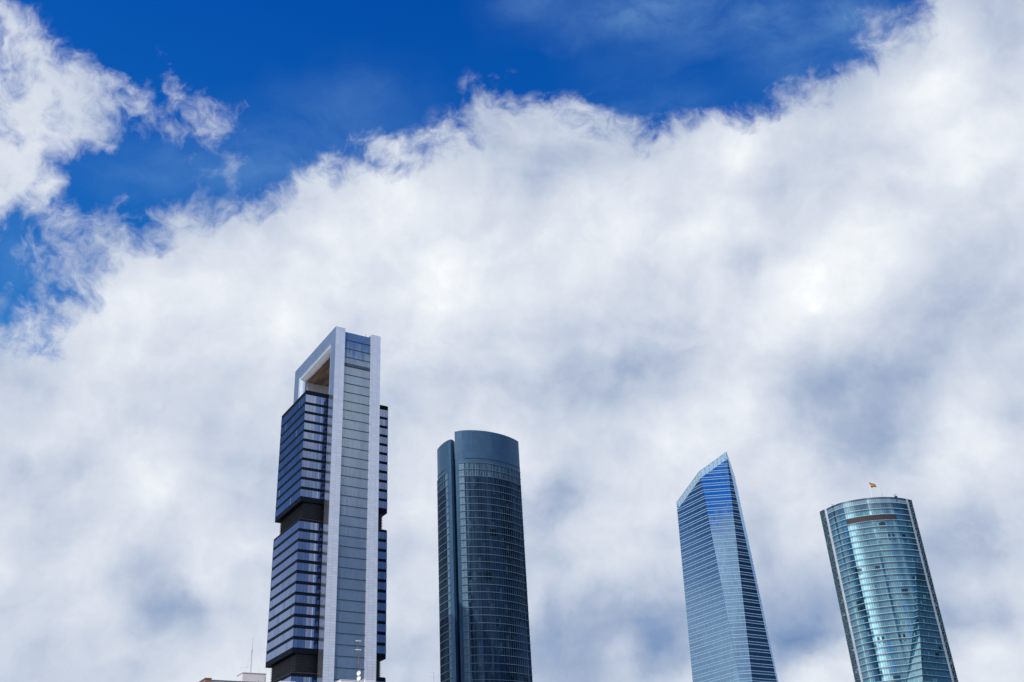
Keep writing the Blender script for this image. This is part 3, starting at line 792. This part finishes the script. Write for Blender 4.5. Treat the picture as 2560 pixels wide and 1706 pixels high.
def facet(mb, i, z0, z1, lo, hi, out=0.0, mi=0):
    """strip of facet i between z0 and z1, kept where roof-hi < z <= roof-lo"""
    A0, A1 = plan3(z0), plan3(z1)
    j = (i+1) % 8
    # corner coordinates (s, t, z, u)
    def U(p_, z): 
        q = plan3(z)[i]; return 0
    import itertools
    L0 = math.hypot(A0[j][0]-A0[i][0], A0[j][1]-A0[i][1]); L1 = math.hypot(A1[j][0]-A1[i][0], A1[j][1]-A1[i][1])
    if L0 < 0.01: return
    # u is measured along the facet's own horizontal direction from a fixed line
    d = Vector((A0[j][0]-A0[i][0], A0[j][1]-A0[i][1])).normalized()
    n = Vector((-d.y, d.x))
    def P(q, z): return (q[0]+n.x*out, q[1]+n.y*out, z, q[0]*d.x+q[1]*d.y)
    po = [P(A0[i], z0), P(A0[j], z0), P(A1[j], z1), P(A1[i], z1)]
    po = clip(po, lambda v: roof3(v[0], v[1], lo)-v[2])
    if hi is not None: po = clip(po, lambda v: v[2]-roof3(v[0], v[1], hi)) if po else po
    if len(po) < 3: return
    pts = [(*st(v[0], v[1]), v[2]) for v in po]
    mb.poly(pts, [(v[3]+100, v[2]) for v in po], mi)
Z3 = 234.45; FL3 = 4.28
body = MB(); led = MB(); clr = MB()
zs = [Z3+FL3*k for k in range(-55, 5)]
bands = []
for z in zs:
    if z+1.6 < 0.5: continue
    z = max(z, 0.5)
    for i in range(8):
        facet(body, i, z, z+1.6, CH, None)
        for zz in (z, z+1.6):
            facet(led, i, zz-0.15, zz+0.15, 0.3, None, -0.22)
        facet(clr, i, z, z+1.6, 0, CH); facet(clr, i, z+1.6, z+FL3, 0, CH)
b3 = body.build('facade', M['crystal_spandrel'], T)
for z in zs:
    q = MB()
    for i in range(8):
        facet(q, i, max(0.5, z+1.6), z+FL3, CH, None)
    if q.f: q.build('window_band', M['crystal_glass'], b3)
led.build('ledge', M['ledge_light'], b3)
cr = clr.build('glass_crown', M['crystal_clear'], T)
# crown steelwork: raked rail along the rim with posts and braces
rim = []
def rim_line(a, b):
    n = max(2, int(math.hypot(b[0]-a[0], b[1]-a[1])/2.9))
    return [(a[0]+(b[0]-a[0])*k/n, a[1]+(b[1]-a[1])*k/n) for k in range(n+1)]
tops = [(0.02, 0.0), (11.5, -16.4), (38.1, -16.4), (52, 0), (38.1, 16.4), (11.5, 16.4), (0.02, 0.0)]
q = MB()
for a, b in zip(tops, tops[1:]):
    ln = rim_line(a, b)
    for k, (s_, t_) in enumerate(ln[:-1]):
        s2_, t2_ = ln[k+1]
        za, zb = roof3(s_, t_), roof3(s2_, t2_)
        A, B_ = (*st(s_, t_), za), (*st(s2_, t2_), zb)
        q.tube(A, B_, 0.17, n=5)
        si, ti = s_+(26-s_)*0.06, t_*0.90
        q.tube(A, (*st(si, ti), za-CH), 0.12, n=5)
        si2, ti2 = s2_+(26-s2_)*0.06, t2_*0.90
        q.tube((*st(si, ti), za-CH), B_, 0.08, n=5)
q.build('crown_truss', M['ledge_light'], cr)
q = MB()
for (a, b) in (((0, 0), (52, 0)),):
    pass
dk = [(*st(s_, t_*0.985), roof3(s_, t_, CH)) for s_, t_ in [(0.5, 0), (11.5, -16.4), (38.1, -16.4), (51.5, 0)]]
q.poly(dk)
dk = [(*st(s_, t_*0.985), roof3(s_, t_, CH)) for s_, t_ in [(0.5, 0), (51.5, 0), (38.1, 16.4), (11.5, 16.4)]]
q.poly(dk)
q.build('roof', M['steel_dark'], T)

# ------------------------------------------------------------ tower 4: curved tower
T = thing('skyscraper', (0, 0, 0), 'curved turquoise glass tower flying a red and yellow flag, farthest right', 'skyscraper')
FL4 = 4.23; H4 = 230.0
arc4 = spline([(219.4, 694.4), (222.1, 688.4), (226.5, 682.9), (231.0, 679.9), (236.7, 677.4), (244, 675.6), (252.0, 675.2), (258.5, 676.1), (264, 677.9), (268.4, 679.9), (272.9, 682.4)], 1.5)
stripL = [(218.1, 695.2), (219.4, 694.4)]
edgeL = [(215.9, 699.8), (218.1, 695.2)]
stripR = [(272.9, 682.4), (274.4, 683.4)]
edgeR = [(274.4, 683.4), (278.0, 685.8)]
back4 = spline([(278.0, 685.8), (281, 697), (279, 709), (271, 718), (257, 724), (243, 723), (230, 716), (221, 708), (215.9, 699.8)], 2.5)
def K4(z): return Vector((269.4-(192.5-z)*0.2506, 681.2-(192.5-z)*0.195))
sl_dir = Vector((-0.485, 0.875))
def near4(z):
    """near side of the plan at height z: (arc part, sliver J-K, dark face K-R)"""
    if z > 192.0: return list(arc4), None, None
    K = K4(z)
    for i in range(len(arc4)-1, 0, -1):
        a, b = Vector(arc4[i-1]), Vector(arc4[i])
        # intersect K + s*sl_dir with segment a-b
        d = b-a
        den = sl_dir.x*d.y-sl_dir.y*d.x
        if abs(den) < 1e-9: continue
        w = a-K
        s_ = (w.x*d.y-w.y*d.x)/den
        t_ = (w.x*sl_dir.y-w.y*sl_dir.x)/den
        if 0 <= t_ <= 1 and -0.5 <= s_ <= 0.6+(192.5-z)*0.42:
            J = a+d*t_
            return list(arc4[:i])+[(J.x, J.y)], [(J.x, J.y), (K.x, K.y)], [(K.x, K.y), (272.9, 682.4)]
    if z > 150: return list(arc4), None, None
    J = Vector(arc4[0])
    return [tuple(J), tuple(J)], [(J.x, J.y), (K.x, K.y)], [(K.x, K.y), (272.9, 682.4)]
def loft(mb, pa, pb, z0, z1, u0=0.0, mi=0):
    u = u0
    for (a, b), (c, d) in zip(zip(pa, pa[1:]), zip(pb, pb[1:])):
        L = math.hypot(b[0]-a[0], b[1]-a[1])
        mb.poly([(a[0], a[1], z0), (b[0], b[1], z0), (d[0], d[1], z1), (c[0], c[1], z1)],
                [(u, z0), (u+L, z0), (u+L, z1), (u, z1)], mi)
        u += L
def resample(pts, n):
    L = sum(math.hypot(q[0]-p_[0], q[1]-p_[1]) for p_, q in zip(pts, pts[1:]))
    return [cut(pts, L*k/n, L)[0] if k < n else pts[-1] for k in range(n+1)]
lines4 = [226.1-FL4*k for k in range(54)]
sp = MB(); led = MB(); wins = []
def floor_walls(mb, z0, z1, out=0.0):
    a0, s0, d0 = near4(z0)
    a1, s1, d1 = near4(z1)
    if len(a0) > 1:
        n = len(a0)
        if s0 and s1:
            mb.wall(a0[:-1], z0, z1, 0)
            u = sum(math.hypot(q_[0]-p_[0], q_[1]-p_[1]) for p_, q_ in zip(a0[:-1], a0[1:-1]))
            P_, J0, J1 = a0[-2], a0[-1], s1[0]
            L_ = math.hypot(J0[0]-P_[0], J0[1]-P_[1])
            mb.poly([(*P_, z0), (*J0, z0), (*J1, z1), (*P_, z1)], [(u, z0), (u+L_, z0), (u+L_, z1), (u, z1)])
        else:
            mb.wall(a0, z0, z1, 0)
    if s0:
        if s1 is None: s1 = s0; d1 = d0
        ps0, ps1 = s0, s1
        n = max(1, int((Vector(s0[0])-Vector(s0[1])).length/1.5))
        loft(mb, resample(ps0, n), resample(ps1, n), z0, z1, 200)
        pd0, pd1 = d0, d1
        loft(mb, resample(pd0, 12), resample(pd1, 12), z0, z1, 300)
def back_walls(mb, z0, z1): mb.wall(back4, z0, z1, 400)
def capsheet(mb, z):
    a0, s0, d0 = near4(z+0.001)
    P = list(a0)
    if s0:
        P = P+[s0[1], d0[1]]
    P = P+[stripR[1]]+list(back4)+[stripL[0]]
    mb.poly([(p_[0], p_[1], z) for p_ in P])
for k, zl in enumerate(lines4):
    zb = zl-FL4
    if zb < 0.3: zb = 0.3
    (floor_walls(sp, zl-1.45, zl, 0.0), back_walls(sp, zl-1.45, zl)) if zl-1.45 > 0.3 else None
    a0, s0, d0 = near4(zl-1.45)
    if len(a0) > 1: led.ledge(a0, zl-0.16, zl+0.14, 0.12)
    if s0:
        led.ledge([s0[0], s0[1]], zl-0.16, zl+0.14, 0.12)
        led.ledge(d0, zl-0.10, zl+0.06, 0.15)
    if zb > 0.3:
        capsheet(sp, zl-1.45)
floor_walls(sp, 228.6, 230.0, 0.0); back_walls(sp, 228.6, 230.0)
f4 = sp.build('facade', M['curve_spandrel'], T)
led.build('ledge', M['ledge_teal'], f4)
q = MB(); floor_walls(q, 226.2, 228.6); q.build('crown_glazing', M['curve_crown'], f4)
q = MB(); capsheet(q, 221.0); q.build('roof', M['roof_dark'], f4)
rear = MB()
for k, zl in enumerate(lines4):
    z1, z0 = zl-1.45, zl-FL4
    if z0 < 0.3: continue
    back_walls(rear, z0, z1)
    q = MB(); floor_walls(q, z0, z1)
    q.build('window_band', M['curve_crown'] if k < 1 else M['curve_glass'], f4)
q = MB()
rear.build('rear_glazing', M['curve_glass'], f4)
Ls = sum(math.hypot(q_[0]-p_[0], q_[1]-p_[1]) for p_, q_ in zip(arc4, arc4[1:]))
q.wall(offset(cut(arc4, 15.0, 50.0), 0.12), 213.4, 217.2, 0)
q.build('brown_louvre', M['brown_louvre'], f4)
for nm, seg in (('corner_strip', stripL), ('corner_strip', stripR)):
    q = MB(); q.ledge([seg[0], seg[1]], 0, H4, 0.12); q.wall(seg, 0, H4); q.build(nm, M['white_strip'], T)
for seg, fl in ((edgeL, 1), (edgeR, 1)):
    q = MB(); q.wall(seg, 0, H4, 0); e = q.build('corner_bay', M['lattice_panel'], T)
    q = MB()
    o_ = offset(seg, 0.15)
    n_ = 2 if seg is edgeR else 2
    for zl in [H4-0.2]+lines4:
        z0 = zl-FL4 if zl < H4-1 else 226.1
        q.tube((*o_[0], zl), (*o_[1], zl), 0.17, n=4)
        if z0 > 0.5:
            q.tube((*o_[0], zl), (*o_[1], z0), 0.10, n=4)
            q.tube((*o_[1], zl), (*o_[0], z0), 0.10, n=4)
    q.tube((*o_[0], 0.2), (*o_[0], H4), 0.14, n=4); q.tube((*o_[1], 0.2), (*o_[1], H4), 0.14, n=4)
    q.build('lattice', M['lattice_bar'], e)

# ------------------------------------------------------------ things on tower 4's roof
F = thing('flagpole', (247.6, 678.9, 221.0), 'tall thin flagpole on the roof of the curved turquoise tower', 'flagpole')
q = MB(); q.tube((0, 0, 0), (0.9, 0, 22.2), 0.20, 0.10, n=8); q.build('pole', M['dish_white'], F)
q = MB(); q.tube((0.9, 0, 22.2), (0.9, 0, 22.6), 0.22, 0.05, n=8); q.build('finial', M['galvanised'], F)
flag = thing('flag', (248.5, 678.9, 242.9), 'red and yellow striped flag with a crest, drooping from its pole', 'flag')
def flag_pt(u_, v_):
    # u 0..1 along the fly, v 0..1 down the hoist
    x = -0.35+u_*4.9-0.0*v_
    z = -v_*4.2*(1-0.35*u_)-u_*2.4*(1-0.45*v_)+0.12*math.sin(u_*9+v_*2)
    x += v_*1.25*(1-0.75*u_)
    y = 0.45*math.sin(u_*7.5+v_*1.5)
    return (x, y, z)
def stripe(v0, v1, name, mat):
    q = MB(); N = 14; S_ = 4
    for th in (0.0, 0.02):
        for i in range(N):
            for j in range(S_):
                a, b = i/N, (i+1)/N
                c, d = v0+(v1-v0)*j/S_, v0+(v1-v0)*(j+1)/S_
                q.poly([tuple(map(sum, zip(flag_pt(*w), (0, th, 0)))) for w in ((a, d), (b, d), (b, c), (a, c))])
    q.build(name, mat, flag)
stripe(0, 0.25, 'red_stripe', M['flag_red']); stripe(0.25, 0.75, 'yellow_stripe', M['flag_yellow']); stripe(0.75, 1.0, 'red_stripe', M['flag_red'])
q = MB()
c0 = flag_pt(0.33, 0.5)
cr_ = []
for i in range(12):
    a = 2*math.pi*i/12
    p_ = flag_pt(0.33+0.07*math.cos(a), 0.5+0.13*math.sin(a)); cr_.append((p_[0], p_[1]-0.04, p_[2]))
q.poly(cr_); q.build('crest', M['flag_red'], flag)
AM = thing('aerial_mast', (256.5, 681.0, 221.0), 'thin lattice aerial mast right of the flag on the turquoise tower', 'mast')
q = MB(); q.tube((0, 0, 0), (0, 0, 19.4), 0.10, 0.05, n=6)
for k in range(6): q.tube((-0.5, 0, 10+k*1.3), (0.5, 0, 10.3+k*1.3), 0.04, n=4)
q.build('pole', M['galvanised'], AM)
def dish(parent, loc, aim, rad, mat, tag_name='reflector'):
    """a parabolic reflector with rim thickness, feed arm and horn"""
    aim = Vector(aim).normalized(); x = aim.orthogonal().normalized(); y = aim.cross(x); c = Vector(loc)
    q = MB(); rings = []
    for k in range(6):
        r = rad*k/5; z = 0.28*rad*(k/5)**2
        rings.append([c+aim*z+(x*math.cos(a)+y*math.sin(a))*r for a in [2*math.pi*i/20 for i in range(20)]])
    for th in (0.0, -0.05*rad):
        for A, B_ in zip(rings, rings[1:]):
            for i in range(20):
                j = (i+1) % 20
                q.poly([A[i]+aim*th, A[j]+aim*th, B_[j]+aim*th, B_[i]+aim*th])
    for i in range(20):
        j = (i+1) % 20; A = rings[-1]
        q.poly([A[i], A[j], A[j]-aim*0.05*rad, A[i]-aim*0.05*rad])
    q.build(tag_name, mat, parent)
    q = MB()
    q.tube(rings[-1][5], c+aim*rad*0.85, 0.035*rad, n=5)
    q.tube(rings[-1][12], c+aim*rad*0.85, 0.035*rad, n=5)
    q.tube(c+aim*rad*0.8, c+aim*rad*0.95, 0.10*rad, n=8)
    q.build('feed_horn', M['galvanised'], parent)
DS = thing('satellite_dish', (265.3, 679.6, 221.0), 'small dark dish aerial on the right of the turquoise tower roof', 'dish')
q = MB(); q.tube((0, 0, 0), (0, 0, 9.6), 0.35, n=8); q.box(-1.0, 0.9, -0.5, 0.5, 9.4, 10.4); q.build('pedestal', M['steel_dark'], DS)
dish(DS, (-0.2, 0, 11.2), (-0.5, -0.3, 0.7), 1.15, M['lattice_bar'])
CR = thing('cleaning_crane', (223.5, 690.5, 221.0), 'little roof crane arm at the left rim of the turquoise tower', 'crane')
q = MB(); q.tube((0, 0, 0), (0, 0, 10.1), 0.22, n=6); q.build('post', M['galvanised'], CR)
q = MB(); q.tube((0.8, 0, 9.4), (-1.0, -0.2, 11.0), 0.13, n=6); q.tube((-1.0, -0.2, 11.0), (-1.3, -0.2, 10.4), 0.08, n=5); q.build('jib', M['rusty'], CR)

# ------------------------------------------------------------ foreground roofs
def window_grid(parent, x0, x1, z0, z1, y, nx, nz, side='f'):
    """real recessed windows with frame and sill, each one a part"""
    for i in range(nx):
        for k in range(nz):
            cx = x0+(x1-x0)*(i+0.5)/nx; cz = z0+(z1-z0)*(k+0.5)/nz
            q = MB(); q.box(cx-0.6, cx+0.6, y-0.05, y+0.05, cz-0.7, cz+0.7); w = q.build('window', M['plaster_white'], parent)
            q = MB(); q.box(cx-0.52, cx+0.52, y-0.07, y-0.052, cz-0.62, cz+0.62); q.build('pane', M['window_dark'], w)
A = thing('apartment_building', (-41.08, 129.35, 0), 'brick and grey rendered apartment building with a white stair house on its roof', 'building', GRID)
q = MB(); q.box(0, 16, 0.9, 14, 0, 25.6); q.build('wall', M['brick'], A)
q = MB(); q.box(0, 0.74, 0, 14, 0, 26.88); q.build('brick_pier', M['brick'], A)
q = MB(); q.box(-0.05, 0.80, -0.05, 14.05, 26.882, 27.0); q.build('coping', M['coping'], A)
q = MB(); q.box(0.742, 16, 1.05, 1.3, 25.6, 26.9); q.build('parapet', M['plaster_grey'], A)
q = MB(); q.box(0.82, 16.05, 1.0, 1.35, 26.902, 27.0); q.build('parapet_coping', M['coping'], A)
sh = MB(); sh.box(8.05, 11.4, 10.4, 12.95, 25.6, 29.93); sh = sh.build('stair_house', M['plaster_white'], A)
q = MB(); q.box(8.0, 11.45, 10.35, 13.0, 29.932, 30.0); q.build('roof_edge', M['plaster_grey'], sh)
q = MB(); q.box(8.02, 8.048, 11.25, 11.5, 28.3, 29.0); q.build('vent_slot', M['slot_dark'], sh)
q = MB(); q.tube((11.25, 10.33, 25.7), (11.25, 10.33, 29.6), 0.05, n=6); q.build('drainpipe', M['galvanised'], sh)
q = MB(); q.tube((10.3, 10.33, 25.7), (10.3, 10.33, 29.0), 0.025, n=6); q.build('cable', M['coping'], sh)
window_grid(A, 2, 15, 1, 25, 0.86, 5, 7)

AN = thing('tv_antenna', (-39.35, 143.72, 30.0), 'tall thin guyed aerial mast on the white stair house roof', 'antenna')
q = MB(); q.tube((0, 0, 0), (0, 0, 5.35), 0.035, 0.02, n=6)
for dx in (-0.10, 0.10):
    q.tube((dx, 0, 0), (dx*0.5, 0, 3.4), 0.018, n=4)
for k in range(9): q.tube((-0.1+0.005*k, 0, 0.2+k*0.36), (0.1-0.005*k, 0, 0.4+k*0.36), 0.012, n=4)
q.build('mast', M['galvanised'], AN)
q = MB(); q.tube((-0.75, 0.05, 5.22), (0.12, 0, 5.2), 0.02, n=5)
for k in range(6): q.tube((-0.7+k*0.14, -0.25, 5.21), (-0.7+k*0.14, 0.25, 5.21), 0.012, n=4)
q.build('yagi', M['galvanised'], AN)
q = MB(); q.tube((-1.5, 0.2, 0.92), (-0.1, 0, 1.0), 0.015, n=4); q.tube((-1.55, 0.2, 0.55), (-1.25, 0.2, 1.0), 0.012, n=4); q.build('side_boom', M['galvanised'], AN)
q = MB()
for a in (0.3, 2.5, 4.4):
    q.tube((0, 0, 3.4), (1.3*math.cos(a), 0.9*math.sin(a), 0.0), 0.006, n=3)
q.build('guy_wire', M['galvanised'], AN)

B = thing('apartment_building', (-23.13, 124.91, 0), 'low white rooftop block in front of the portal tower, carrying two round dishes', 'building', GRID)
q = MB(); q.box(-9, 17, -4, 14, 0, 23.2); q.build('wall', M['plaster_grey'], B)
q = MB(); q.box(0, 2.45, 0, 3.2, 23.2, 24.95); s1_ = q.build('stair_house', M['plaster_white'], B)
q = MB(); q.box(-0.04, 2.49, -0.04, 3.24, 24.952, 25.0); q.build('roof_edge', M['plaster_white'], s1_)
q = MB(); q.box(2.6, 3.85, -1.36, 0.4, 23.2, 24.95); s2_ = q.build('chimney', M['plaster_white'], B)
q = MB(); q.box(2.57, 3.88, -1.39, 0.43, 24.952, 25.0); q.build('chimney_cap', M['plaster_white'], s2_)
q = MB(); q.tube((-0.62, -1.0, 23.2), (-0.55, -1.0, 24.75), 0.09, 0.03, n=8); q.build('vent_pipe', M['dish_white'], B)
q = MB(); q.box(-9.0, -7.2, -4, -2.6, 23.2, 23.68); q.build('parapet', M['plaster_white'], B)
window_grid(B, -8, 16, 1, 22.5, -4.04, 7, 6)

# dishes and mast above the white block
def place(az_, el_, dist):
    a, e = R(az_), R(el_)
    return (dist*math.sin(a), dist*math.cos(a), 1.7+dist*math.tan(e))
pb = place(-9.47, 10.2, 127.6)
MA = thing('aerial_mast', (pb[0], pb[1], 24.95), 'rusty mast with two faint aerials in front of the portal tower', 'mast')
q = MB(); q.tube((0, 0, 0), (-0.42, 0, 5.0), 0.05, 0.03, n=6)
for k in range(7): q.tube((-0.07, 0, 0.4+k*0.35), (0.07, 0, 0.6+k*0.35), 0.018, n=4)
q.tube((-0.09, 0, 0), (-0.18, 0, 3.0), 0.02, n=4); q.tube((0.09, 0, 0), (-0.02, 0, 3.0), 0.02, n=4)
q.build('pole', M['rusty'], MA)
for zz, sc in ((4.72, 1.0), (3.65, 1.0)):
    q = MB(); q.tube((-0.62, 0, zz+0.04), (0.12, -0.1, zz-0.08), 0.03, n=5)
    for k in range(5): q.tube((-0.55+k*0.14, -0.22, zz), (-0.55+k*0.14, 0.22, zz), 0.015, n=4)
    q.build('yagi', M['dish_white'], MA)
p1 = place(-9.495, 10.66, 127.2); p2 = place(-9.485, 10.40, 127.2)
for nm_, pz in (('upper round white dish of the pair in front of the portal tower', p1), ('lower round white dish of the pair in front of the portal tower', p2)):
    D_ = thing('satellite_dish', (pz[0], pz[1]-0.2, pz[2]), nm_, 'dish', group='white dishes on the rooftop mast')
    dish(D_, (0, -0.06, 0), (-0.45, -0.85, 0.12), 0.29, M['dish_white'])
    q = MB(); q.tube((0, 0, 0), (0.02, 0.25, -0.02), 0.03, n=6); q.tube((0.02, 0.25, -0.35), (0.02, 0.25, 0.12), 0.035, n=6); q.build('bracket', M['galvanised'], D_)
pa = place(-5.42, 9.7, 130)
A2 = thing('tv_antenna', (pa[0], pa[1], 23.2), 'small two-boom television antenna beside the foot of the petal tower', 'antenna')
q = MB(); q.tube((0, 0, 0), (0, 0, 2.85), 0.025, n=6); q.build('mast', M['galvanised'], A2)
for zz in (2.8, 2.25):
    q = MB(); q.tube((-0.6, 0, zz+0.12), (0.05, 0, zz-0.04), 0.016, n=5)
    for k in range(4): q.tube((-0.5+k*0.15, -0.2, zz+0.09-k*0.03), (-0.5+k*0.15, 0.2, zz+0.09-k*0.03), 0.009, n=4)
    q.build('yagi', M['galvanised'], A2)
